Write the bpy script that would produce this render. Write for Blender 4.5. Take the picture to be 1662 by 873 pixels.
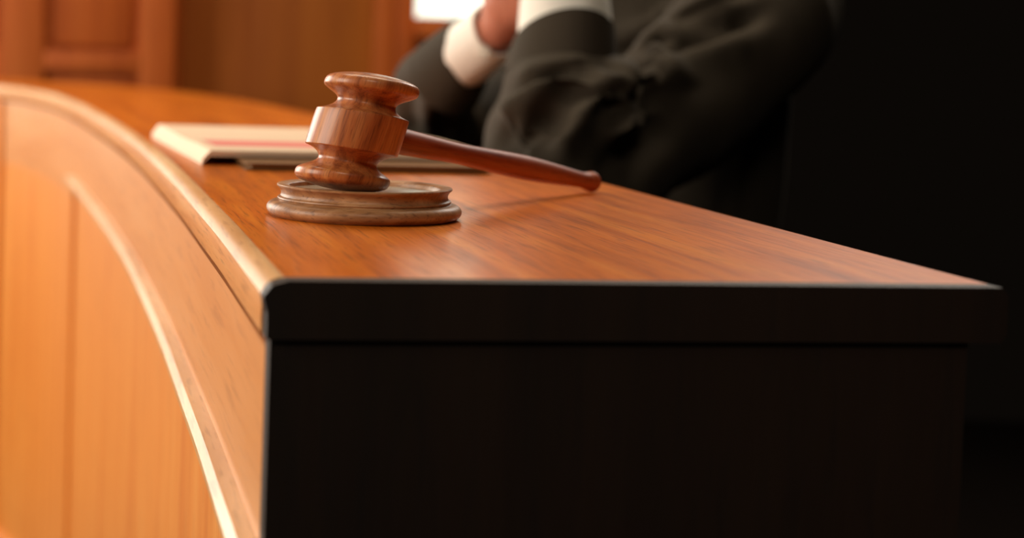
import bpy, bmesh, math, random
import numpy as np
from mathutils import Vector, Matrix, noise

# ------------------------------------------------------------------ clear
for o in list(bpy.data.objects):
    bpy.data.objects.remove(o, do_unlink=True)
scene = bpy.context.scene
COL = scene.collection

# ------------------------------------------------------------------ camera
# the photograph proper: focal length 2833 px, optical centre at (600, 221) of the 1662 x 873 frame
F_PX, CX, CY, IMG_W, IMG_H = 2833.0, 600.0, 221.0, 1662.0, 873.0
CAM_H = 0.078                                   # eye height above the ledge (z = 0)
cam_data = bpy.data.cameras.new('camera')
cam = bpy.data.objects.new('camera', cam_data)
COL.objects.link(cam)
CAM_ROT = (Matrix.Rotation(math.pi / 2 - math.radians(2.81), 3, 'X') @ Matrix.Rotation(math.radians(1.9), 3, 'Z'))
cam.matrix_world = Matrix.Translation((0, 0, CAM_H)) @ CAM_ROT.to_4x4()
cam_data.sensor_fit = 'HORIZONTAL'
cam_data.sensor_width = 36.0
cam_data.lens = F_PX * 36.0 / IMG_W
cam_data.shift_x = (IMG_W / 2 - CX) / IMG_W
cam_data.shift_y = -(IMG_H / 2 - CY) / IMG_W
cam_data.clip_start = 0.02
cam_data.dof.use_dof = True
cam_data.dof.focus_distance = 0.785
cam_data.dof.aperture_fstop = cam_data.lens / 8.6
scene.camera = cam


def at(px, py, y):
    """point of the place at depth y that the photograph shows at pixel (px, py)"""
    d = CAM_ROT @ Vector(((px - CX) / F_PX, -(py - CY) / F_PX, -1.0))
    return Vector((0, 0, CAM_H)) + d * (y / d.y)


# ------------------------------------------------------------------ world, lights, exposure
world = bpy.data.worlds.new('room_light')
scene.world = world
world.use_nodes = True
bg = world.node_tree.nodes['Background']
bg.inputs['Color'].default_value = (1.0, 0.72, 0.5, 1)
bg.inputs['Strength'].default_value = 0.003


def area_light(name, loc, target, size, size_y, power, color):
    l = bpy.data.lights.new(name, 'AREA')
    l.shape = 'RECTANGLE'
    l.size, l.size_y = size, size_y
    l.energy = power
    l.color = color
    o = bpy.data.objects.new(name, l)
    COL.objects.link(o)
    o.location = loc
    d = Vector(target) - Vector(loc)
    o.rotation_euler = d.to_track_quat('-Z', 'Y').to_euler()
    return o


# tall courtroom windows on the public side (left), ceiling lights, and a window behind the judge's side
area_light('window_daylight', (-2.4, 0.3, 0.75), (0.0, 1.0, 0.0), 1.6, 1.5, 64, (1.0, 0.88, 0.72))
area_light('far_window_daylight', (-2.4, 3.4, 0.70), (0.0, 0.9, 0.0), 1.8, 1.6, 80, (1.0, 0.92, 0.80))
area_light('ceiling_light', (0.0, 1.9, 1.9), (0.0, 1.9, 0.0), 1.6, 0.9, 32, (1.0, 0.82, 0.60))
area_light('courtroom_ceiling_light', (0.05, -1.1, 1.9), (0.0, 0.8, 0.0), 0.8, 0.5, 11, (1.0, 0.86, 0.68))
area_light('rear_window_daylight', (1.2, 3.5, 1.5), (0.0, 0.9, 0.0), 0.8, 0.8, 16, (1.0, 0.92, 0.82))

scene.view_settings.view_transform = 'Standard'
scene.view_settings.look = 'None'
scene.view_settings.exposure = 0.0
scene.view_settings.gamma = 1.0
scene.view_settings.use_curve_mapping = False


# ------------------------------------------------------------------ mesh helpers
def link(name, me, mat=None, parent=None, smooth=True):
    o = bpy.data.objects.new(name, me)
    COL.objects.link(o)
    if mat:
        me.materials.clear()
        me.materials.append(mat)
    if parent:
        o.parent = parent
    if smooth:
        for p in me.polygons:
            p.use_smooth = True
    return o


def mesh(name, verts, faces, uvs=None):
    me = bpy.data.meshes.new(name)
    me.from_pydata([tuple(v) for v in verts], [], faces)
    if uvs is not None:
        lay = me.uv_layers.new(name='UVMap')
        for lp in me.loops:
            lay.data[lp.index].uv = uvs[lp.vertex_index]
    me.validate()
    me.update()
    return me


def auto_smooth(o, deg=35):
    me = o.data
    bm = bmesh.new()
    bm.from_mesh(me)
    a = math.radians(deg)
    for e in bm.edges:
        e.smooth = len(e.link_faces) == 2 and e.calc_face_angle(0) < a
    bm.to_mesh(me)
    bm.free()
    for p in me.polygons:
        p.use_smooth = True
    return o


def lathe(name, prof, seg=96):
    """prof: (radius, z) from bottom to top; closed at the axis where radius is 0"""
    v, f, rows = [], [], []
    for r, z in prof:
        if r < 1e-7:
            rows.append([len(v)])
            v.append((0, 0, z))
        else:
            rows.append(list(range(len(v), len(v) + seg)))
            v += [(r * math.cos(2 * math.pi * k / seg), r * math.sin(2 * math.pi * k / seg), z) for k in range(seg)]
    for a, b in zip(rows, rows[1:]):
        for k in range(seg):
            k2 = (k + 1) % seg
            if len(a) == 1:
                f.append((a[0], b[k2], b[k]))
            elif len(b) == 1:
                f.append((a[k], a[k2], b[0]))
            else:
                f.append((a[k], a[k2], b[k2], b[k]))
    return mesh(name, v, f)


def box_mesh(name, x0, x1, y0, y1, z0, z1, bevel=0.0):
    bm = bmesh.new()
    vs = [bm.verts.new((x, y, z)) for z in (z0, z1) for y in (y0, y1) for x in (x0, x1)]
    for q in ((0, 2, 3, 1), (4, 5, 7, 6), (0, 1, 5, 4), (2, 6, 7, 3), (0, 4, 6, 2), (1, 3, 7, 5)):
        bm.faces.new([vs[i] for i in q])
    if bevel:
        bmesh.ops.bevel(bm, geom=bm.edges[:], offset=bevel, segments=2, affect='EDGES', profile=0.6)
    me = bpy.data.meshes.new(name)
    bm.to_mesh(me)
    bm.free()
    return me


def catmull(pts, n=8):
    P = [Vector(p) for p in pts]
    P = [2 * P[0] - P[1]] + P + [2 * P[-1] - P[-2]]
    out = []
    for i in range(1, len(P) - 2):
        a, b, c, d = P[i - 1:i + 3]
        for k in range(n):
            t = k / n
            out.append(0.5 * ((2 * b) + (c - a) * t + (2 * a - 5 * b + 4 * c - d) * t * t + (3 * b - a - 3 * c + d) * t ** 3))
    out.append(P[-2])
    return out


def tag(o, label=None, category=None, group=None, kind=None):
    if label:
        o['label'] = label
    if category:
        o['category'] = category
    if group:
        o['group'] = group
    if kind:
        o['kind'] = kind
    return o


def empty(name, loc=(0, 0, 0)):
    o = bpy.data.objects.new(name, None)
    COL.objects.link(o)
    o.location = loc
    o.empty_display_size = 0.05
    return o


# ------------------------------------------------------------------ materials
def srgb(r, g, b):
    f = lambda c: (c / 255) / 12.92 if c <= 10 else ((c / 255 + 0.055) / 1.055) ** 2.4
    return (f(r), f(g), f(b), 1)


def base_mat(name):
    m = bpy.data.materials.new(name)
    m.use_nodes = True
    return m, m.node_tree.nodes, m.node_tree.links, m.node_tree.nodes['Principled BSDF']


def wood(name, dark, mid, light, scale=(1, 1, 1), coords='Object', rough=0.35, coat=0.3, coat_rough=0.15,
         streak=0.5, pores=0.4, bump=0.05, spec=0.5, rings=30.0, rough_var=0.1):
    """grain runs along the axis whose scale is small"""
    m, n, l, b = base_mat(name)
    tc = n.new('ShaderNodeTexCoord')
    mp = n.new('ShaderNodeMapping')
    mp.inputs['Scale'].default_value = scale
    l.new(tc.outputs[coords], mp.inputs['Vector'])
    n1 = n.new('ShaderNodeTexNoise')
    n1.inputs['Scale'].default_value = rings
    n1.inputs['Detail'].default_value = 5
    n1.inputs['Roughness'].default_value = 0.6
    n1.inputs['Distortion'].default_value = 0.6
    l.new(mp.outputs[0], n1.inputs['Vector'])
    r1 = n.new('ShaderNodeValToRGB')
    cr = r1.color_ramp
    cr.elements[0].position, cr.elements[0].color = 0.30, dark
    cr.elements[1].position, cr.elements[1].color = 0.72, light
    e = cr.elements.new(0.5)
    e.color = mid
    l.new(n1.outputs['Fac'], r1.inputs['Fac'])
    n2 = n.new('ShaderNodeTexNoise')
    n2.inputs['Scale'].default_value = rings * 9
    n2.inputs['Detail'].default_value = 3
    l.new(mp.outputs[0], n2.inputs['Vector'])
    r2 = n.new('ShaderNodeValToRGB')
    r2.color_ramp.elements[0].position, r2.color_ramp.elements[0].color = 0.32, (0.25, 0.2, 0.18, 1)
    r2.color_ramp.elements[1].position, r2.color_ramp.elements[1].color = 0.46, (1, 1, 1, 1)
    l.new(n2.outputs['Fac'], r2.inputs['Fac'])
    mx = n.new('ShaderNodeMixRGB')
    mx.blend_type = 'MULTIPLY'
    mx.inputs['Fac'].default_value = pores
    l.new(r1.outputs['Color'], mx.inputs['Color1'])
    l.new(r2.outputs['Color'], mx.inputs['Color2'])
    l.new(mx.outputs[0], b.inputs['Base Color'])
    mr = n.new('ShaderNodeMapRange')
    mr.inputs['To Min'].default_value = rough + rough_var
    mr.inputs['To Max'].default_value = rough
    l.new(n2.outputs['Fac'], mr.inputs['Value'])
    l.new(mr.outputs[0], b.inputs['Roughness'])
    b.inputs['Coat Weight'].default_value = coat
    b.inputs['Coat Roughness'].default_value = coat_rough
    b.inputs['Specular IOR Level'].default_value = spec
    bp = n.new('ShaderNodeBump')
    bp.inputs['Strength'].default_value = bump
    bp.inputs['Distance'].default_value = 0.001
    l.new(n2.outputs['Fac'], bp.inputs['Height'])
    l.new(bp.outputs[0], b.inputs['Normal'])
    return m


def plain(name, col, rough=0.6, sheen=0.0, var=0.12, scale=60.0, spec=0.4, sheen_tint=(1, 1, 1, 1), bump=0.0, sss=0.0):
    m, n, l, b = base_mat(name)
    tc = n.new('ShaderNodeTexCoord')
    ns = n.new('ShaderNodeTexNoise')
    ns.inputs['Scale'].default_value = scale
    ns.inputs['Detail'].default_value = 4
    l.new(tc.outputs['Object'], ns.inputs['Vector'])
    mx = n.new('ShaderNodeMixRGB')
    mx.inputs['Color1'].default_value = tuple(c * (1 - var) for c in col[:3]) + (1,)
    mx.inputs['Color2'].default_value = tuple(min(1, c * (1 + var)) for c in col[:3]) + (1,)
    l.new(ns.outputs['Fac'], mx.inputs['Fac'])
    l.new(mx.outputs[0], b.inputs['Base Color'])
    b.inputs['Roughness'].default_value = rough
    b.inputs['Specular IOR Level'].default_value = spec
    b.inputs['Sheen Weight'].default_value = sheen
    b.inputs['Sheen Tint'].default_value = sheen_tint
    b.inputs['Sheen Roughness'].default_value = 0.4
    if sss:
        b.inputs['Subsurface Weight'].default_value = sss
        b.inputs['Subsurface Radius'].default_value = (0.01, 0.004, 0.002)
    if bump:
        bp = n.new('ShaderNodeBump')
        bp.inputs['Strength'].default_value = bump
        bp.inputs['Distance'].default_value = 0.002
        l.new(ns.outputs['Fac'], bp.inputs['Height'])
        l.new(bp.outputs[0], b.inputs['Normal'])
    return m


M_LEDGE = wood('ledge_oak', srgb(170, 82, 8), srgb(214, 110, 16), srgb(236, 138, 34), scale=(0.035, 1, 1), coords='UV',
               rough=0.26, coat=0.14, coat_rough=0.14, pores=0.6, bump=0.2, rings=80, spec=0.4)
M_EDGE = wood('worn_highlit_edge_oak', srgb(190, 138, 84), srgb(222, 176, 124), srgb(238, 204, 158), scale=(0.07, 1, 1), coords='UV',
              rough=0.34, coat=0.3, coat_rough=0.2, pores=0.35, bump=0.1, rings=40)  # pale tone takes in the worn corner and the highlight along it
M_EDGEFACE = wood('edge_face_oak', srgb(206, 124, 62), srgb(232, 158, 94), srgb(242, 180, 120), scale=(0.05, 1, 1), coords='UV',
                  rough=0.36, coat=0.2, coat_rough=0.25, pores=0.5, bump=0.1, rings=60)
M_FASCIA = wood('fascia_oak', srgb(212, 138, 80), srgb(226, 156, 98), srgb(234, 170, 116), scale=(0.07, 1, 1), coords='UV',
                rough=0.3, coat=0.45, coat_rough=0.2, pores=0.25, bump=0.04, rings=20)
M_PANEL = wood('panel_oak', srgb(220, 122, 44), srgb(236, 144, 60), srgb(244, 160, 76), scale=(1, 0.08, 1), coords='UV',
               rough=0.36, coat=0.3, coat_rough=0.25, pores=0.25, bump=0.04, rings=24)
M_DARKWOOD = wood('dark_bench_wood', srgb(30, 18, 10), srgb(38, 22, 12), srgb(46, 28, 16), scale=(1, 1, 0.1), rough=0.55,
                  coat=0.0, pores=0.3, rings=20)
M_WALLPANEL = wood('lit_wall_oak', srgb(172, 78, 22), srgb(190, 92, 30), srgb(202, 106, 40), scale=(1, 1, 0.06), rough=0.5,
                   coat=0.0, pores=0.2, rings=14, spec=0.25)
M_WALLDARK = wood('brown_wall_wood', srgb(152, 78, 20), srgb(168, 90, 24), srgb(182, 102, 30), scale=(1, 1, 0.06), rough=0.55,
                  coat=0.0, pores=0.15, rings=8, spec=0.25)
M_GAVEL = wood('gavel_rosewood', srgb(116, 52, 22), srgb(184, 104, 52), srgb(208, 136, 76), scale=(1, 1, 0.06), rough=0.40,
               coat=0.36, coat_rough=0.2, pores=0.5, bump=0.05, rings=150, spec=0.45)
M_HANDLE = wood('handle_rosewood', srgb(132, 52, 20), srgb(162, 74, 34), srgb(184, 96, 48), scale=(1, 1, 0.05), rough=0.45,
                coat=0.12, coat_rough=0.35, pores=0.35, bump=0.04, rings=160, spec=0.4)
M_BLOCK = wood('block_walnut', srgb(112, 72, 42), srgb(162, 112, 70), srgb(192, 144, 100), scale=(0.25, 1, 1), rough=0.42,
               coat=0.18, coat_rough=0.35, pores=0.5, bump=0.08, rings=90)
M_BLOCKTOP = wood('block_sheen_top', srgb(120, 100, 80), srgb(160, 146, 124), srgb(180, 168, 148), scale=(0.25, 1, 1), rough=0.28,
                  coat=0.4, coat_rough=0.2, pores=0.45, bump=0.1, rings=110)  # grey tone stands in for light reflected off the recessed top
M_ROBE = plain('black_robe_cloth', (0.046, 0.036, 0.025, 1), rough=0.85, sheen=0.02, sheen_tint=(1, 0.9, 0.75, 1), var=0.1, scale=300, spec=0.2)
M_SHIRT = plain('white_shirt_cotton', (0.90, 0.87, 0.80, 1), rough=0.8, sheen=0.1, var=0.03, scale=200, bump=0.05)
M_SKIN = plain('skin', srgb(190, 122, 100), rough=0.5, var=0.12, scale=40, sss=0.15)
M_HAIR = plain('grey_hair', srgb(96, 84, 74), rough=0.6, var=0.3, scale=200, bump=0.4)
M_EYE = plain('eye_white', srgb(226, 220, 212), rough=0.2, var=0.02)
M_IRIS = plain('brown_iris', srgb(58, 38, 26), rough=0.2, var=0.1)
M_CREAM = plain('cream_paper', srgb(238, 210, 182), rough=0.7, var=0.03, scale=30)
M_PINK = plain('pink_ribbon_print', srgb(236, 132, 124), rough=0.7, var=0.08, scale=30)
M_BROWNCARD = plain('brown_card', srgb(122, 82, 38), rough=0.7, var=0.06, scale=40)
M_BLACKCARD = plain('black_card', srgb(26, 20, 18), rough=0.6, var=0.05)
M_CARPET = plain('dark_carpet', (0.008, 0.006, 0.005, 1), rough=0.95, var=0.3, scale=400, spec=0.0)
M_DRY = plain('button_pearl', srgb(226, 218, 204), rough=0.3, var=0.03)

m, n, l, b = base_mat('window_daylight_pane')
b.inputs['Base Color'].default_value = (0.8, 0.9, 0.85, 1)
b.inputs['Roughness'].default_value = 0.1
b.inputs['Emission Color'].default_value = (0.86, 1.0, 0.86, 1)
b.inputs['Emission Strength'].default_value = 1.5
M_PANE = m

# ------------------------------------------------------------------ the bench: a ledge that sweeps away to the left
FRONT = [(-0.0272, 0.592), (-0.0408, 0.670), (-0.0568, 0.762), (-0.0766, 0.8705), (-0.1028, 1.014), (-0.1364, 1.188),
         (-0.1803, 1.406), (-0.2328, 1.645), (-0.290, 1.890), (-0.375, 2.24), (-0.487, 2.62), (-0.630, 2.93), (-0.84, 3.14), (-1.12, 3.27), (-1.5, 3.32)]
path = [Vector((p.x, p.y)) for p in catmull([(x, y, 0) for x, y in FRONT], 6)]
nrm, arc = [], [0.0]
for i, p in enumerate(path):
    t = (path[min(i + 1, len(path) - 1)] - path[max(i - 1, 0)]).normalized()
    nrm.append(Vector((t.y, -t.x)))              # towards the judge's side
    if i:
        arc.append(arc[-1] + (p - path[i - 1]).length)


def sweep(name, section, mat, parent, i0=0, i1=None, closed=True, caps=True, smooth_deg=35, swap_uv=False, inset0=0.0):
    """section: (w across from the front edge, z) ring, swept along the bench line"""
    i1 = len(path) - 1 if i1 is None else i1
    v, f, uv = [], [], []
    k = len(section)
    per = [0.0]
    for a, c in zip(section, section[1:]):
        per.append(per[-1] + math.hypot(a[0] - c[0], a[1] - c[1]))
    idx = list(range(i0, i1 + 1))
    for i in idx:
        base = path[i]
        if i == i0 and inset0:
            base = base + (path[i + 1] - path[i]).normalized() * inset0
        for j, (w, z) in enumerate(section):
            q = base + nrm[i] * w
            v.append((q.x, q.y, z))
            uv.append((arc[i] + (0 if not swap_uv else 0), per[j]))
    for r in range(len(idx) - 1):
        for j in range(k if closed else k - 1):
            j2 = (j + 1) % k
            f.append((r * k + j, r * k + j2, (r + 1) * k + j2, (r + 1) * k + j))
    if closed and caps:
        f.append(tuple(range(k - 1, -1, -1)))
        f.append(tuple((len(idx) - 1) * k + j for j in range(k)))
    me = mesh(name, v, f, uv)
    bm = bmesh.new()
    bm.from_mesh(me)
    bmesh.ops.recalc_face_normals(bm, faces=bm.faces)
    bm.to_mesh(me)
    bm.free()
    return auto_smooth(link(name, me, mat, parent), smooth_deg)


def idx_at_y(y):
    return min(range(len(path)), key=lambda i: abs(path[i].y - y))


bench = empty('judge_bench', (0.1, 1.2, -0.85))
tag(bench, 'curved orange-brown oak judge\'s bench with a pale worn rounded edge and panelled front', 'bench')


def bpart(o):
    o.matrix_parent_inverse = bench.matrix_world.inverted()
    return o


bench.matrix_world = Matrix.Translation(bench.location)
bpart(sweep('ledge_board', [(0.2600, -0.020), (0.2620, -0.017), (0.2620, -0.003), (0.2595, 0.0), (0.2, 0.0), (0.13, 0.0), (0.06, 0.0),
                            (0.0, 0.0), (0.0, -0.020)], M_LEDGE, bench))
bpart(sweep('edge_face', [(-0.0002, -0.0060), (-0.0078, -0.0060), (-0.0078, -0.0190), (-0.0068, -0.0205), (-0.0002, -0.0205)], M_EDGEFACE, bench))
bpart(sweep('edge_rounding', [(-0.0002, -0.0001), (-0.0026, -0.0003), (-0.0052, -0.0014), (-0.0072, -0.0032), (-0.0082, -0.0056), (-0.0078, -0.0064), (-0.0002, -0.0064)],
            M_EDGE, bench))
iM, iP = idx_at_y(2.24), idx_at_y(2.90)
bpart(sweep('groove_backing', [(0.0010, -0.0205), (0.0010, -0.0260), (0.0060, -0.0260), (0.0060, -0.0205)], M_DARKWOOD, bench))
bpart(sweep('front_rail', [(-0.0055, -0.0245), (-0.0055, -0.0940), (0.0060, -0.0940), (0.0060, -0.0245)], M_FASCIA, bench, 0, iM, inset0=0.004))
bpart(sweep('front_rail', [(-0.0055, -0.0245), (-0.0055, -0.1250), (0.0060, -0.1250), (0.0060, -0.0245)], M_FASCIA, bench, iM, iP))
bpart(sweep('rail_moulding', [(-0.0055, -0.0940), (-0.0120, -0.0950), (-0.0150, -0.0985), (-0.0145, -0.1030), (-0.0095, -0.1060), (-0.0065, -0.1100),
                              (-0.0025, -0.1120), (0.0060, -0.1120), (0.0060, -0.0940)], M_EDGE, bench, 0, iM, inset0=0.004))
# panels between upright stiles, and a base rail
iS = idx_at_y(0.64)
bpart(sweep('stile', [(-0.0055, -0.112), (-0.0055, -0.74), (0.0060, -0.74), (0.0060, -0.112)], M_FASCIA, bench, 0, iS, inset0=0.004))
bpart(sweep('front_panel', [(0.0000, -0.112), (0.0000, -0.74), (0.0060, -0.74), (0.0060, -0.112)], M_PANEL, bench, iS, iM))
bpart(sweep('stile', [(-0.0048, -0.125), (-0.0048, -0.74), (0.0060, -0.74), (0.0060, -0.125)], M_PANEL, bench, iM, iP))
bpart(sweep('corner_pilaster', [(-0.0130, -0.0245), (-0.0130, -0.74), (0.0060, -0.74), (0.0060, -0.0245)], M_PANEL, bench, iP, len(path) - 1))
bpart(sweep('base_rail', [(-0.016, -0.74), (-0.016, -0.85), (0.012, -0.85), (0.012, -0.74)], M_FASCIA, bench))
bpart(sweep('inner_panel', [(0.236, -0.0205), (0.236, -0.85), (0.248, -0.85), (0.248, -0.0205)], M_DARKWOOD, bench))
bpart(sweep('worktop', [(0.248, -0.182), (0.248, -0.156), (0.305, -0.156), (0.305, -0.182)], M_DARKWOOD, bench, idx_at_y(1.12), idx_at_y(2.3)))
# closed near end of the bench: a dark lipping over the end grain of the ledge and a dark end panel
tend = (path[1] - path[0]).normalized()
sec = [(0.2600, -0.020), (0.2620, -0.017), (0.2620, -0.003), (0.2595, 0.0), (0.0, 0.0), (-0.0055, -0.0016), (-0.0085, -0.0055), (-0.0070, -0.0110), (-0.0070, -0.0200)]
lv = []
for d in (-0.010, 0.0):
    for w, z in sec:
        q = path[0] + tend * d + nrm[0] * w
        lv.append((q.x, q.y, z))
ns = len(sec)
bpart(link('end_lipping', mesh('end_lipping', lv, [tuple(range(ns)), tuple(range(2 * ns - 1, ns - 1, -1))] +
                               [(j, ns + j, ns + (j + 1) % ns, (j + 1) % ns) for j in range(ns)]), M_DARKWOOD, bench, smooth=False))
e0 = path[0] - (path[1] - path[0]).normalized() * 0.008
q0, q1 = e0 - nrm[0] * 0.0055, e0 + nrm[0] * 0.248
tdir = (path[1] - path[0]).normalized() * 0.014
ev = []
for z in (-0.85, -0.0205):
    for q in (q0, q1, q1 + tdir, q0 + tdir):
        ev.append((q.x, q.y, z))
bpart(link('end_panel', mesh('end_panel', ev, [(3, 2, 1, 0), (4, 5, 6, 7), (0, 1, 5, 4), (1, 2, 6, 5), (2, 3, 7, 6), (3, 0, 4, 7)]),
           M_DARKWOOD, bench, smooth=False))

# ------------------------------------------------------------------ the room behind
fl = link('floor', box_mesh('floor', -3.0, 2.2, -0.6, 4.6, -0.90, -0.85), M_CARPET, smooth=False)
tag(fl, 'dark carpeted floor around the bench', 'floor', kind='structure')

WY = 4.0


def wx(px, y=WY):
    return at(px, 60, y).x


def wz(py, px=300, y=WY):
    return at(px, py, y).z


wb = link('wall_back', box_mesh('wall_back', wx(285), wx(640), WY, WY + 0.06, -0.85, 1.9), M_WALLDARK, smooth=False)
tag(wb, 'plain dark brown wooden wall behind the gavel', 'wall', kind='structure')


def wall_part(name, x0, x1, z0, z1, y0, y1, mat, parent, bevel=0.004):
    return auto_smooth(link(name, box_mesh(name, x0, x1, y0, y1, z0, z1, bevel), mat, parent), 40)


wall_part('board', wx(408), wx(606), -0.85, 1.9, WY - 0.008, WY, M_WALLDARK, wb, 0.002)
wall_part('pilaster', wx(606), wx(640), -0.85, 1.9, WY - 0.035, WY, M_WALLPANEL, wb, 0.008)

# panelled section standing forward on the left
PY = 3.86
lx = lambda px: at(px, 70, PY).x
lz = lambda py: at(140, py, PY).z
wl = link('wall_left', box_mesh('wall_left', lx(-420), lx(284), PY, PY + 0.2, -0.85, 1.9), M_WALLPANEL, smooth=False)
tag(wl, 'orange oak panelled wall section left of the dark wall', 'wall', kind='structure')
wall_part('stile', lx(228), lx(284), -0.85, 1.9, PY - 0.022, PY, M_WALLPANEL, wl)
wall_part('stile', lx(2), lx(74), -0.85, 1.9, PY - 0.022, PY, M_WALLPANEL, wl)
wall_part('rail', lx(74), lx(228), lz(116), lz(84), PY - 0.022, PY, M_WALLPANEL, wl)
wall_part('raised_panel', lx(84), lx(216), lz(76), 1.7, PY - 0.012, PY, M_WALLPANEL, wl, 0.010)
wall_part('raised_panel', lx(84), lx(216), -0.80, lz(126), PY - 0.012, PY, M_WALLPANEL, wl, 0.010)
wall_part('raised_panel', lx(-200), lx(-10), lz(76), 1.7, PY - 0.012, PY, M_WALLPANEL, wl, 0.010)
wall_part('raised_panel', lx(-200), lx(-10), -0.80, lz(126), PY - 0.012, PY, M_WALLPANEL, wl, 0.010)

# window with wooden frame
wn = empty('window_1', (wx(735), WY, wz(40, 735)))
tag(wn, 'bright daylit window in an orange wooden frame behind the judge', 'window', kind='structure')
wn.matrix_world = Matrix.Translation(wn.location)


def wpart(name, x0, x1, z0, z1, y0, y1, mat, bevel=0.006):
    o = wall_part(name, x0, x1, z0, z1, y0, y1, mat, wn, bevel)
    o.matrix_parent_inverse = wn.matrix_world.inverted()
    return o


zs = wz(30, 735)
wpart('window_frame', wx(640), wx(673), -0.85, 1.9, WY - 0.03, WY + 0.06, M_WALLPANEL)
wpart('window_sill', wx(673), wx(830), zs - 0.045, zs, WY - 0.06, WY + 0.06, M_WALLPANEL)
wpart('window_frame', wx(830), wx(1010), -0.85, 1.9, WY - 0.03, WY + 0.06, M_WALLPANEL)
wpart('pane', wx(673), wx(830), zs, 1.2, WY + 0.02, WY + 0.03, M_PANE, 0.0)
wpart('head_rail', wx(673), wx(830), 1.2, 1.9, WY - 0.02, WY + 0.06, M_WALLPANEL)
wpart('apron', wx(673), wx(830), -0.85, zs - 0.045, WY - 0.01, WY + 0.06, M_WALLPANEL)

# ------------------------------------------------------------------ sound block
BX, BY = -0.0015, 0.8165
K = 0.000289                                    # metres per pixel at the block


def lathe_obj(name, prof, mat, parent, seg=128, deg=32):
    return auto_smooth(link(name, lathe(name, prof, seg), mat, parent), deg)


block = empty('sound_block', (BX, BY, 0))
tag(block, 'round turned wooden sounding block with a recessed top painted grey with sheen under the gavel', 'sound block')
pr = [(0, 0.0003), (146, 0.0003)]
pr = [(r * K, z * K) for r, z in [(0, 0.5), (149, 0.5), (150, 1.5)]]
for k in range(13):                               # rounded base
    a = -math.pi / 2 * 0.62 + (math.pi / 2 * 0.62 + math.pi / 2) * k / 12
    pr.append(((143.5 + 15 * math.cos(a)) * K, (12.5 + 12.2 * math.sin(a)) * K))
pr += [(r * K, z * K) for r, z in [(140.5, 25.2), (139.5, 26.0), (140.3, 27.0), (141.0, 28.5), (140.6, 30.2), (139.0, 31.2), (136.8, 32.2), (135.6, 34.5),
                                   (135.2, 37.5), (136.0, 41.0), (138.2, 44.5), (140.6, 46.4), (142.2, 48.0), (142.4, 49.8), (141.4, 51.0), (139.0, 51.6),
                                   (132, 51.2), (126, 50.2), (123.6, 49.4), (122.6, 48.2), (122.2, 43.0), (121.5, 42.0)]]
lathe_obj('block_body', pr, M_BLOCK, block)
tp = lathe_obj('block_top', [(r * K, z * K) for r, z in [(121.6, 41.0), (121.6, 42.2), (118, 42.6), (60, 42.6), (0, 42.6)]], M_BLOCKTOP, block)
tp['label'] = 'recessed top face with the grey of reflected light in its colour'

# ------------------------------------------------------------------ gavel
HC = at(579.5, 217.0, 0.804)                   # centre of the head
gavel = empty('gavel', HC)
tag(gavel, 'glossy reddish-brown turned wooden gavel leaning on its sound block', 'gavel')
half = [(75.5, 0), (75.6, 14), (75.3, 26), (74.8, 29.3), (73.6, 30.6), (70, 31.4), (64, 33.4), (57.5, 36.4), (52, 40.2), (48.6, 44.2), (47.4, 47.4),
        (47.6, 50.4), (49.4, 53.4), (53, 56.4), (58.5, 59.6), (66, 63.4), (72, 66.8), (74.6, 68.8), (75.8, 70.6), (76.6, 74), (76.2, 79), (74.6, 83), (71.5, 86),
        (66, 88.6), (56, 91.4), (42, 94.2), (26, 96.2), (11, 97.1), (0, 97.3)]
KH = K * 0.998
prof = [(r * KH, -t * KH) for r, t in reversed(half)] + [(r * KH, t * KH) for r, t in half[1:]]
head = lathe_obj('gavel_head', prof, M_GAVEL, gavel, 160, 30)
lean = math.radians(16.3)
axis = Vector((math.sin(lean) * 1.0, 0.095, math.cos(lean))).normalized()
xa = Vector((math.cos(math.radians(7.2)), 0, -math.sin(math.radians(7.2))))   # the worn rims sit slightly askew to the axis
ya = axis.cross(xa).normalized()
rot = axis.to_track_quat('Z', 'X').to_matrix()
rot = Matrix(((xa - axis * xa.dot(axis)).normalized(), ya, axis)).transposed()
head.data.transform((rot.inverted() @ Matrix((xa, ya, axis)).transposed()).to_4x4())
head.rotation_euler = rot.to_euler()
gavel.location.z += 42.8 * K - (HC.z + min((rot @ v.co).z for v in head.data.vertices))      # rest the head on the block
HC = gavel.location.copy()

tip = at(964.5, 296.5, 1.0085)
hv = tip - HC
L = hv.length
hp = [(0, 0.052), (5.4, 0.052), (6.3, 0.060), (6.45, 0.105), (6.35, 0.16), (6.0, 0.23), (5.45, 0.31), (5.25, 0.37), (5.5, 0.43), (6.0, 0.51), (6.45, 0.59),
      (6.6, 0.66), (6.3, 0.73), (5.7, 0.80), (5.0, 0.87), (4.6, 0.915), (4.55, 0.938), (4.75, 0.950), (5.2, 0.958)]
for k in range(1, 12):
    a = math.radians(-52 + (52 + 90) * k / 11)
    hp.append((max(0.0, 6.0 * math.cos(a)), 0.982 + 6.0 / (L * 1000) * math.sin(a) * 0.95))
hp[-1] = (0, hp[-1][1])
handle = lathe_obj('handle', [(r / 1000, t * L) for r, t in hp], M_HANDLE, gavel, 64, 40)
handle.rotation_euler = hv.to_track_quat('Z', 'Y').to_euler()

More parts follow.
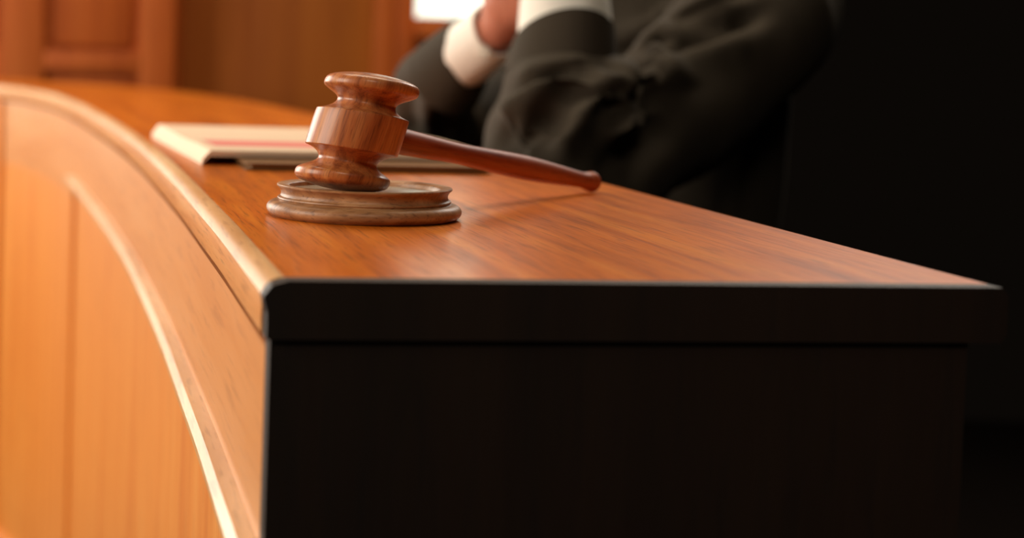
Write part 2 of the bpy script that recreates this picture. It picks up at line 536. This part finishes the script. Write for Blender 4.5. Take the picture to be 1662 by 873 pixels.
# ------------------------------------------------------------------ papers
def sheet(name, NL, FL, width, zf, thick, mat, parent, n=24, m=16):
    """slab with corners near-left, far-left and a width to the right; zf(s, t) is the height of its underside"""
    NL, FL = Vector(NL), Vector(FL)
    u = (FL - NL)
    d = u.length
    u.normalize()
    r = Vector((u.y, -u.x))
    v, f = [], []
    for top in (0, 1):
        for j in range(m + 1):
            for i in range(n + 1):
                s, t = i / n, j / m
                q = NL + r * (width * s) + u * (d * t)
                z = zf(s, t)
                v.append((q.x, q.y, z + (thick(s, t) if callable(thick) else thick) * top))
    N = (n + 1) * (m + 1)
    for j in range(m):
        for i in range(n):
            a = j * (n + 1) + i
            f.append((a, a + n + 1, a + n + 2, a + 1))
            f.append((N + a, N + a + 1, N + a + n + 2, N + a + n + 1))
    ring = [i for i in range(n + 1)] + [j * (n + 1) + n for j in range(1, m + 1)] + [m * (n + 1) + i for i in range(n - 1, -1, -1)] + [j * (n + 1) for j in range(m - 1, 0, -1)]
    for a, c in zip(ring, ring[1:] + ring[:1]):
        f.append((a, c, N + c, N + a))
    return auto_smooth(link(name, mesh(name, v, f), mat, parent), 45)


# brown folder lying flat beneath
bf = empty('brown_folder', (0.0, 1.25, 0))
tag(bf, 'thin brown card folder lying under the cream document', 'folder')
NLb = (-0.0765, 1.094)
FLb = (-0.140, 1.372)
o = sheet('lower_cover', NLb, FLb, 0.160, lambda s, t: 0.0004, 0.0008, M_BROWNCARD, bf)
o.matrix_parent_inverse = Matrix.Translation(bf.location).inverted()
o = sheet('leaves', (-0.0735, 1.0965), (-0.1365, 1.370), 0.154, lambda s, t: 0.0012, 0.0028, M_BROWNCARD, bf)
o.matrix_parent_inverse = Matrix.Translation(bf.location).inverted()
o = sheet('upper_cover', NLb, FLb, 0.160, lambda s, t: 0.0040, 0.0008, M_BROWNCARD, bf)
o.matrix_parent_inverse = Matrix.Translation(bf.location).inverted()

doc = empty('document_stack', (-0.03, 1.3, 0.005))
tag(doc, 'cream document sheaf with a pink printed band lying on the bench', 'document')


def rise(s, t):
    k = min(1.0, s / 0.012)
    k = k * k * (3 - 2 * k)
    return 0.0003 + 0.0052 * k + (0.0004 * (1 + math.sin(t * 9 + s * 3)) + 0.0015 * t) * k


NLd, FLd = Vector((-0.1085, 1.1315)), Vector((-0.1795, 1.4385))
for nm, dz, th in (('sheet', 0.0, 0.0012), ('sheet', 0.0014, 0.0010), ('cover_sheet', 0.0026, 0.0012)):
    o = sheet(nm, NLd + Vector((0.0006, 0)) * (dz * 300), FLd, 0.208, lambda s, t, dz=dz: rise(s, t) + dz, th, M_CREAM, doc, 40, 24)
    o.matrix_parent_inverse = Matrix.Translation(doc.location).inverted()
ud = (FLd - NLd).normalized()
rd = Vector((ud.y, -ud.x))
dl = (FLd - NLd).length
# printed band: a thin strip on the cover
t0, t1, s0, s1 = 0.14, 0.37, 0.07, 0.99
v, f = [], []
for j in range(7):
    for i in range(41):
        s, t = s0 + (s1 - s0) * i / 40, t0 + (t1 - t0) * j / 6
        q = NLd + rd * (0.208 * s) + ud * (dl * t)
        v.append((q.x, q.y, rise(s, t) + 0.0026 + 0.0012 + 0.00015))
for j in range(6):
    for i in range(40):
        a = j * 41 + i
        f.append((a, a + 1, a + 42, a + 41))
o = link('printed_band', mesh('printed_band', v, f), M_PINK, doc)
o['label'] = 'pink printed band'
o.matrix_parent_inverse = Matrix.Translation(doc.location).inverted()

# ------------------------------------------------------------------ the judge
def tube(bm, pts, seg=20, n=5):
    """capsule-ended tube through (point, radius) stations"""
    c = catmull([p for p, r in pts], n)
    rr = []
    for i in range(len(pts) - 1):
        for k in range(n):
            t = k / n
            t = t * t * (3 - 2 * t)
            rr.append(pts[i][1] * (1 - t) + pts[i + 1][1] * t)
    rr.append(pts[-1][1])
    st = []
    d0, d1 = (c[0] - c[1]).normalized(), (c[-1] - c[-2]).normalized()
    for a in (80, 60, 40, 20):
        st.append((c[0] + d0 * rr[0] * math.sin(math.radians(a)), rr[0] * math.cos(math.radians(a)), -d0))
    for i, p in enumerate(c):
        st.append((p, rr[i], (c[min(i + 1, len(c) - 1)] - c[max(i - 1, 0)]).normalized()))
    for a in (20, 40, 60, 80):
        st.append((c[-1] + d1 * rr[-1] * math.sin(math.radians(a)), rr[-1] * math.cos(math.radians(a)), d1))
    up = Vector((0.31, 0.12, 0.94))
    if abs(up.normalized().dot(st[len(st) // 2][2])) > 0.9:
        up = Vector((0.9, 0.3, 0.1))
    rows = []
    for p, r, t in st:
        x = up.cross(t).normalized()
        y = t.cross(x)
        rows.append([bm.verts.new(p + (x * math.cos(2 * math.pi * k / seg) + y * math.sin(2 * math.pi * k / seg)) * r) for k in range(seg)])
    for a, c2 in zip(rows, rows[1:]):
        for k in range(seg):
            bm.faces.new((a[k], a[(k + 1) % seg], c2[(k + 1) % seg], c2[k]))
    bm.faces.new(rows[0][::-1])
    bm.faces.new(rows[-1])


def ellipsoid(bm, c, r, rot=None, seg=24, rings=14):
    mat = Matrix.Translation(c) @ (rot.to_4x4() if rot else Matrix.Identity(4)) @ Matrix.Diagonal((r[0], r[1], r[2], 1))
    bmesh.ops.create_uvsphere(bm, u_segments=seg, v_segments=rings, radius=1, matrix=mat)


def sections(bm, secs, dx, dy, seg=36):
    """stack of ellipses: (centre, rx, ry)"""
    rows = []
    for c, rx, ry in secs:
        rows.append([bm.verts.new(c + dx * (rx * math.cos(2 * math.pi * k / seg)) + dy * (ry * math.sin(2 * math.pi * k / seg))) for k in range(seg)])
    for a, c2 in zip(rows, rows[1:]):
        for k in range(seg):
            bm.faces.new((a[k], a[(k + 1) % seg], c2[(k + 1) % seg], c2[k]))
    bm.faces.new(rows[0][::-1])
    bm.faces.new(rows[-1])


def fuse(bm, name, voxel, smooth_it, factor=0.5):
    """union of the closed shapes as one continuous surface"""
    me = bpy.data.meshes.new(name)
    bmesh.ops.recalc_face_normals(bm, faces=bm.faces)
    bm.to_mesh(me)
    bm.free()
    o = bpy.data.objects.new(name + '_tmp', me)
    COL.objects.link(o)
    md = o.modifiers.new('r', 'REMESH')
    md.mode = 'VOXEL'
    md.voxel_size = voxel
    ms = o.modifiers.new('s', 'SMOOTH')
    ms.iterations = smooth_it
    ms.factor = factor
    dg = bpy.context.evaluated_depsgraph_get()
    dg.update()
    out = bpy.data.meshes.new_from_object(o.evaluated_get(dg))
    bpy.data.objects.remove(o, do_unlink=True)
    out.name = name
    return out


DX = Vector((0.74, -0.67, 0)).normalized()       # right shoulder -> left shoulder
DY = Vector((-0.67, -0.74, 0)).normalized()      # the way the judge faces
TC = Vector((0.235, 1.775, 0))                   # middle of the body
SR, SL = Vector((0.105, 1.90, 0.045)), at(1240, 15, 1.62)
EL, ER = at(890, 425, 1.405), at(705, 300, 1.765)
ML, MR = at(916, 52, 1.44), at(752, 92, 1.595)    # mouths of the sleeves
WL, WR = at(916, -18, 1.452), at(812, 44, 1.540)  # wrists

FA, FB = at(699, 220, 1.745), at(704, 150, 1.69)     # along the right forearm

# --- body with arms, hands, neck and head as one surface
bm = bmesh.new()
sections(bm, [(TC + Vector((0, 0, -0.45)), 0.155, 0.11), (TC + Vector((0, 0, -0.25)), 0.14, 0.10), (TC + Vector((0, 0, -0.05)), 0.155, 0.105),
              (TC + Vector((0, 0, 0.06)), 0.16, 0.09), (TC + Vector((0, 0, 0.13)), 0.10, 0.06)], DX, DY)
neck0, HD = TC + Vector((0, 0, 0.09)), TC + DY * 0.075 + Vector((0, 0, 0.295))
tube(bm, [(neck0, 0.058), (neck0 + DY * 0.03 + Vector((0, 0, 0.09)), 0.052), (HD + Vector((0, 0, -0.04)), 0.055)])
HR = Matrix((DX, DY, Vector((0, 0, 1)))).transposed()
loc = lambda x, y, z: HD + DX * x + DY * y + Vector((0, 0, z))
ellipsoid(bm, loc(0, -0.012, 0.035), (0.074, 0.092, 0.085), HR)
ellipsoid(bm, loc(0, 0.018, -0.035), (0.062, 0.068, 0.078), HR)
ellipsoid(bm, loc(0, 0.062, -0.088), (0.026, 0.022, 0.022), HR)                 # chin
tube(bm, [(loc(0, 0.083, 0.012), 0.008), (loc(0, 0.097, -0.012), 0.010), (loc(0, 0.104, -0.030), 0.013)], 12, 3)   # nose
for s in (-1, 1):
    ellipsoid(bm, loc(s * 0.012, 0.094, -0.034), (0.009, 0.010, 0.008), HR)
    ellipsoid(bm, loc(s * 0.078, -0.010, -0.012), (0.010, 0.020, 0.032), HR)    # ears
    tube(bm, [(loc(s * 0.014, 0.076, 0.026), 0.008), (loc(s * 0.044, 0.064, 0.027), 0.008)], 10, 3)                # brows
    ellipsoid(bm, loc(s * 0.036, 0.054, -0.028), (0.026, 0.018, 0.026), HR)     # cheeks
tube(bm, [(loc(-0.022, 0.078, -0.062), 0.006), (loc(0, 0.086, -0.060), 0.0075), (loc(0.022, 0.078, -0.062), 0.006)], 10, 4)  # lips
tube(bm, [(loc(-0.018, 0.077, -0.071), 0.005), (loc(0, 0.084, -0.071), 0.007), (loc(0.018, 0.077, -0.071), 0.005)], 10, 4)
tube(bm, [(SR, 0.045), (SR.lerp(ER, 0.5), 0.040), (ER, 0.034)])
tube(bm, [(ER, 0.032), (FA, 0.029), (FB, 0.026), (MR, 0.021), (WR, 0.019)])
tube(bm, [(SL, 0.05), (at(1115, 160, 1.54), 0.043), (at(1020, 228, 1.47), 0.038), (EL + Vector((0.02, 0.01, 0.02)), 0.036)])
tube(bm, [(EL, 0.034), (at(905, 290, 1.418), 0.036), (at(912, 102, 1.436), 0.029), (WL, 0.026)])
# legs down to the floor inside the robe
for s in (-1, 1):
    hip = TC + DX * (0.08 * s) + Vector((0, 0, -0.42))
    knee = hip + DY * 0.13 + Vector((0, 0, -0.05))
    tube(bm, [(hip, 0.075), (knee, 0.06), (knee + Vector((0, 0, -0.30)), 0.04), (knee + DY * 0.05 + Vector((0, 0, -0.335)), 0.032)])
# hands clasped: right hand wraps the left fist
PRc, PLc = at(836, -2, 1.500), at(892, -70, 1.462)
tube(bm, [(WR, 0.019), (WR.lerp(PRc, 0.5), 0.023), (PRc, 0.028), (at(850, -34, 1.485), 0.027)], 16, 4)
tube(bm, [(WL, 0.026), (WL.lerp(PLc, 0.5), 0.029), (PLc, 0.032), (at(872, -96, 1.470), 0.027)], 16, 4)
for k in range(4):                               # fingers of the right hand fold over the front of the left
    b0 = at(848, -58 + 15 * k, 1.470 + 0.003 * k)
    b1 = at(880, -72 + 17 * k, 1.425 + 0.002 * k)
    b2 = at(916, -66 + 17 * k, 1.422 + 0.002 * k)
    b3 = at(932 - 5 * abs(k - 1), -56 + 17 * k, 1.434)
    tube(bm, [(b0, 0.0100), (b1, 0.0092), (b2, 0.0085), (b3, 0.0075)], 12, 3)
for k in range(4):                               # fingers of the left hand behind
    b0 = at(880, -104 + 15 * k, 1.490)
    b1 = at(846, -112 + 16 * k, 1.515)
    b2 = at(816, -98 + 16 * k, 1.520)
    b3 = at(802 + 4 * abs(k - 1), -84 + 15 * k, 1.512)
    tube(bm, [(b0, 0.0100), (b1, 0.0092), (b2, 0.0085), (b3, 0.0075)], 12, 3)
tube(bm, [(PRc + Vector((0.0, -0.012, 0.006)), 0.013), (at(846, -50, 1.450), 0.0105), (at(866, -104, 1.440), 0.0090)], 12, 3)      # thumbs
tube(bm, [(PLc + Vector((0.0, -0.012, 0.0)), 0.013), (at(872, -96, 1.446), 0.0105), (at(850, -128, 1.444), 0.0090)], 12, 3)
person = link('person', fuse(bm, 'person', 0.0032, 3), M_SKIN)
tag(person, 'person in a black robe and white shirt cuffs with hands clasped above the bench', 'person')

for s in (-1, 1):
    bm = bmesh.new()
    ellipsoid(bm, loc(s * 0.031, 0.0690, 0.004), (0.0125, 0.010, 0.0085), HR)
    me = bpy.data.meshes.new('eye')
    bm.to_mesh(me)
    bm.free()
    eye = link('eye', me, M_EYE, person)
    bm = bmesh.new()
    ellipsoid(bm, loc(s * 0.031, 0.0768, 0.003), (0.0050, 0.0026, 0.0050), HR)
    me = bpy.data.meshes.new('iris')
    bm.to_mesh(me)
    bm.free()
    link('iris', me, M_IRIS, eye)
bm = bmesh.new()
ellipsoid(bm, loc(0, -0.022, 0.048), (0.082, 0.094, 0.086), HR)
ellipsoid(bm, loc(0, -0.055, -0.01), (0.074, 0.058, 0.075), HR)
ellipsoid(bm, loc(0, 0.035, 0.098), (0.055, 0.040, 0.030), HR)
link('hair', fuse(bm, 'hair', 0.005, 4), M_HAIR, person)

# --- robe
bm = bmesh.new()
Z = lambda z: Vector((0, 0, z))
sections(bm, [(TC + DY * 0.05 + Z(-0.848), 0.22, 0.17), (TC + DY * 0.04 + Z(-0.60), 0.21, 0.17), (TC + DY * 0.02 + Z(-0.38), 0.20, 0.15), (TC + Z(-0.20), 0.185, 0.135),
              (TC + Z(-0.02), 0.20, 0.130), (TC + Z(0.05), 0.205, 0.115), (TC + Z(0.10), 0.155, 0.090), (TC + Z(0.145), 0.095, 0.070), (TC + DY * 0.01 + Z(0.175), 0.068, 0.064)], DX, DY)
tube(bm, [(TC + DX * -0.10 + Z(0.07), 0.055), (SR, 0.066), (SR.lerp(ER, 0.55), 0.052), (ER, 0.042)], 28)
tube(bm, [(ER, 0.045), (FA, 0.0435), (FB, 0.0420), (at(736, 110, 1.61), 0.034)], 28)
tube(bm, [(ER, 0.042), (at(714, 345, 1.775), 0.047)], 28)
tube(bm, [(TC + DX * 0.10 + Z(0.07), 0.06), (SL, 0.072), (at(1115, 160, 1.54), 0.064), (at(1020, 228, 1.47), 0.056), (at(950, 310, 1.43), 0.056), (EL + Vector((0.02, 0.01, 0.02)), 0.060)], 32)
tube(bm, [(EL, 0.046), (at(905, 290, 1.418), 0.064), (at(903, 220, 1.424), 0.060), (at(908, 160, 1.430), 0.0475), (at(912, 112, 1.436), 0.0450)], 36)
rb = fuse(bm, 'robe', 0.0042, 8)


def fold(me, pts, amp, width, depth=0.16):
    """raise (or sink) cloth along a line; the line runs on the front of the sleeve"""
    n = len(me.vertices)
    co = np.empty(n * 3)
    me.vertices.foreach_get('co', co)
    co = co.reshape(-1, 3)
    no = np.empty(n * 3)
    me.vertex_normals.foreach_get('vector', no)
    no = no.reshape(-1, 3)
    P = np.array([tuple(p) for p in catmull(pts, 5)])
    best = np.full(n, 9.0)
    par = np.zeros(n)
    for i in range(len(P) - 1):
        a, c = P[i][[0, 2]], P[i + 1][[0, 2]]
        ab = c - a
        q = co[:, [0, 2]] - a
        t = np.clip((q @ ab) / (ab @ ab + 1e-12), 0, 1)
        d = np.hypot(*(q - t[:, None] * ab).T)
        ym = P[i][1] + t * (P[i + 1][1] - P[i][1])
        d = np.where(np.abs(co[:, 1] - ym) < depth, d, 9.0)
        sel = d < best
        best = np.where(sel, d, best)
        par = np.where(sel, (i + t) / (len(P) - 1), par)
    front = np.clip(-no[:, 1] * 1.6 + 0.25, 0, 1)
    taper = np.clip(np.minimum(par, 1 - par) * 6 + 0.25, 0, 1)
    dm = np.minimum(np.linalg.norm(co - np.array(ML), axis=1), np.linalg.norm(co - np.array(MR), axis=1))
    disp = amp * np.exp(-(best / width) ** 2) * front * taper * np.clip((dm - 0.040) / 0.02, 0, 1)
    co = co + no * disp[:, None]
    me.vertices.foreach_set('co', co.ravel())
    me.update()


A = lambda *q: [at(x, y, Y) for x, y, Y in q]
mm = 0.001
for pts, amp, w in [
    (A((1030, 92, 1.47), (1000, 104, 1.42), (923, 150, 1.38), (850, 186, 1.37), (825, 195, 1.38)), 14, 7),
    (A((1030, 100, 1.45), (964, 165, 1.40), (925, 205, 1.37), (888, 250, 1.36)), 12, 13),
    (A((1008, 84, 1.46), (945, 100, 1.39), (894, 107, 1.39), (842, 138, 1.40)), 7, 8),
    (A((812, 212, 1.38), (838, 228, 1.37), (850, 245, 1.37)), -9, 11),
    (A((852, 190, 1.37), (860, 222, 1.36), (868, 255, 1.36)), 8, 8),
    (A((1036, 118, 1.46), (1017, 152, 1.42), (988, 205, 1.40), (1005, 216, 1.40), (1045, 190, 1.42)), 11, 9),
    (A((1040, 100, 1.47), (1070, 135, 1.46), (1075, 150, 1.46)), 9, 22),
    (A((1034, 84, 1.49), (1100, 78, 1.50), (1200, 58, 1.55)), 7, 18),
    (A((1032, 74, 1.5), (985, 70, 1.44), (940, 66, 1.41)), -9, 7),
    (A((1034, 96, 1.48), (985, 92, 1.42), (935, 128, 1.38), (895, 140, 1.38)), -9, 7),
    (A((1036, 110, 1.48), (1030, 140, 1.44), (1042, 150, 1.44)), -14, 9),
    (A((1018, 130, 1.44), (985, 180, 1.40), (970, 205, 1.39)), -11, 8),
    (A((910, 178, 1.37), (880, 215, 1.36), (875, 250, 1.36)), -9, 9),
    (A((1030, 78, 1.5), (1110, 50, 1.55), (1210, 20, 1.6)), -10, 9),
    (A((1030, 70, 1.5), (1100, 30, 1.58), (1160, -10, 1.62)), 7, 10),
    (A((1060, 30, 1.6), (1120, 8, 1.6), (1200, -20, 1.6)), -6, 8),
    (A((1080, 190, 1.44), (1020, 240, 1.42), (960, 280, 1.40)), -7, 14),
    (A((740, 60, 1.6), (700, 130, 1.66), (690, 200, 1.68)), 5, 12),
    (A((745, 130, 1.6), (725, 170, 1.64), (720, 220, 1.67)), -6, 10),
    (A((680, 100, 1.68), (660, 160, 1.70), (670, 230, 1.70)), -5, 10),
    (A((775, 250, 1.5), (730, 235, 1.66)), 4, 10),
]:
    fold(rb, pts, amp * (1.9 if amp > 0 else 1.9) * mm, w * mm)
bm = bmesh.new()
bm.from_mesh(rb)
for k in range(3):
    bmesh.ops.smooth_vert(bm, verts=bm.verts, factor=0.5, use_axis_x=True, use_axis_y=True, use_axis_z=True)
bm.to_mesh(rb)
bm.free()
# fine cloth ripple
rip = [v.co + Vector(nv.vector) * (0.0016 * noise.noise(Vector((v.co.x * 30, v.co.y * 30, v.co.z * 14)))) for v, nv in zip(rb.vertices, rb.vertex_normals)]
rb.vertices.foreach_set('co', np.array(rip).ravel())
rb.update()
link('robe', rb, M_ROBE, person)


def cuff(name, a, c, r0, r1, parent, bulge=0.001):
    t = (c - a).normalized()
    x = Vector((0.2, 0.97, 0.1)).cross(t).normalized()
    y = t.cross(x)
    seg, v, f = 56, [], []
    ln = (c - a).length
    st = [(r0, 0.0), (r0 + bulge * 0.6, ln * 0.3), ((r0 + r1) / 2 + bulge, ln * 0.6), (r1 + bulge * 0.5, ln * 0.93), (r1, ln), (r1 - 0.0012, ln * 1.004), (r1 - 0.003, ln * 0.995),
          (r1 - 0.003, ln * 0.5), (r0 - 0.003, 0.0)]
    for r, h in st:
        for k in range(seg):
            an = 2 * math.pi * k / seg
            w = 1 + 0.012 * math.sin(3 * an + h * 60) + 0.006 * math.sin(7 * an + 1)
            v.append(a + t * h + (x * math.cos(an) + y * math.sin(an)) * r * w)
    for j in range(len(st)):
        j2 = (j + 1) % len(st)
        for k in range(seg):
            f.append((j * seg + k, j * seg + (k + 1) % seg, j2 * seg + (k + 1) % seg, j2 * seg + k))
    me = mesh(name, v, f)
    bm = bmesh.new()
    bm.from_mesh(me)
    bmesh.ops.recalc_face_normals(bm, faces=bm.faces)
    bm.to_mesh(me)
    bm.free()
    o = auto_smooth(link(name, me, M_SHIRT, parent), 50)
    return o


c1 = cuff('shirt_cuff', at(738, 103, 1.605), at(806, 48, 1.545), 0.0285, 0.0255, person)
c2 = cuff('shirt_cuff', at(915, 96, 1.438), at(917, -14, 1.452), 0.0385, 0.0360, person)


def hem(name, a, c, r0, r1, skew, parent):
    """open end of a sleeve: a thick cloth ring whose rim is cut aslant by skew"""
    t = (c - a).normalized()
    x = Vector((0.0, 1.0, 0.0)).cross(t).normalized()
    y = t.cross(x)
    ln = (c - a).length
    seg, v, f = 64, [], []
    st = [(r0, 0.0), ((r0 + r1) / 2 + 0.0008, 0.5), (r1 + 0.0004, 0.94), (r1, 1.0), (r1 - 0.0012, 1.0), (r1 - 0.0018, 0.95), (r0 - 0.0018, 0.0)]
    for r, h in st:
        for k in range(seg):
            an = 2 * math.pi * k / seg
            d = x * math.cos(an) + y * math.sin(an)
            v.append(a + t * (h * (ln + skew.dot(d))) + d * (r * (1 + 0.008 * math.sin(4 * an + 1))))
    for j in range(len(st)):
        j2 = (j + 1) % len(st)
        for k in range(seg):
            f.append((j * seg + k, j * seg + (k + 1) % seg, j2 * seg + (k + 1) % seg, j2 * seg + k))
    me = mesh(name, v, f)
    bm = bmesh.new()
    bm.from_mesh(me)
    bmesh.ops.recalc_face_normals(bm, faces=bm.faces)
    bm.to_mesh(me)
    bm.free()
    return auto_smooth(link(name, me, M_ROBE, parent), 60)


hem('sleeve_hem', at(909, 124, 1.4350), at(915, 66, 1.4400), 0.0465, 0.0415, Vector((0.007, -0.020, 0)), person)
hem('sleeve_hem', at(722, 128, 1.62), at(760, 87, 1.588), 0.0385, 0.0305, Vector((-0.013, 0.0, 0.011)), person)
bt = link('cuff_button', lathe('cuff_button', [(0, 0), (0.0052, 0), (0.0058, 0.0008), (0.0052, 0.0018), (0.003, 0.0013), (0, 0.0013)], 20), M_DRY, c1)
bt.location = at(786, 84, 1.532)
bt.rotation_euler = (math.radians(82), 0, 0)
cuff('shirt_collar', TC + DY * 0.012 + Z(0.145), TC + DY * 0.036 + Z(0.205), 0.066, 0.060, person)
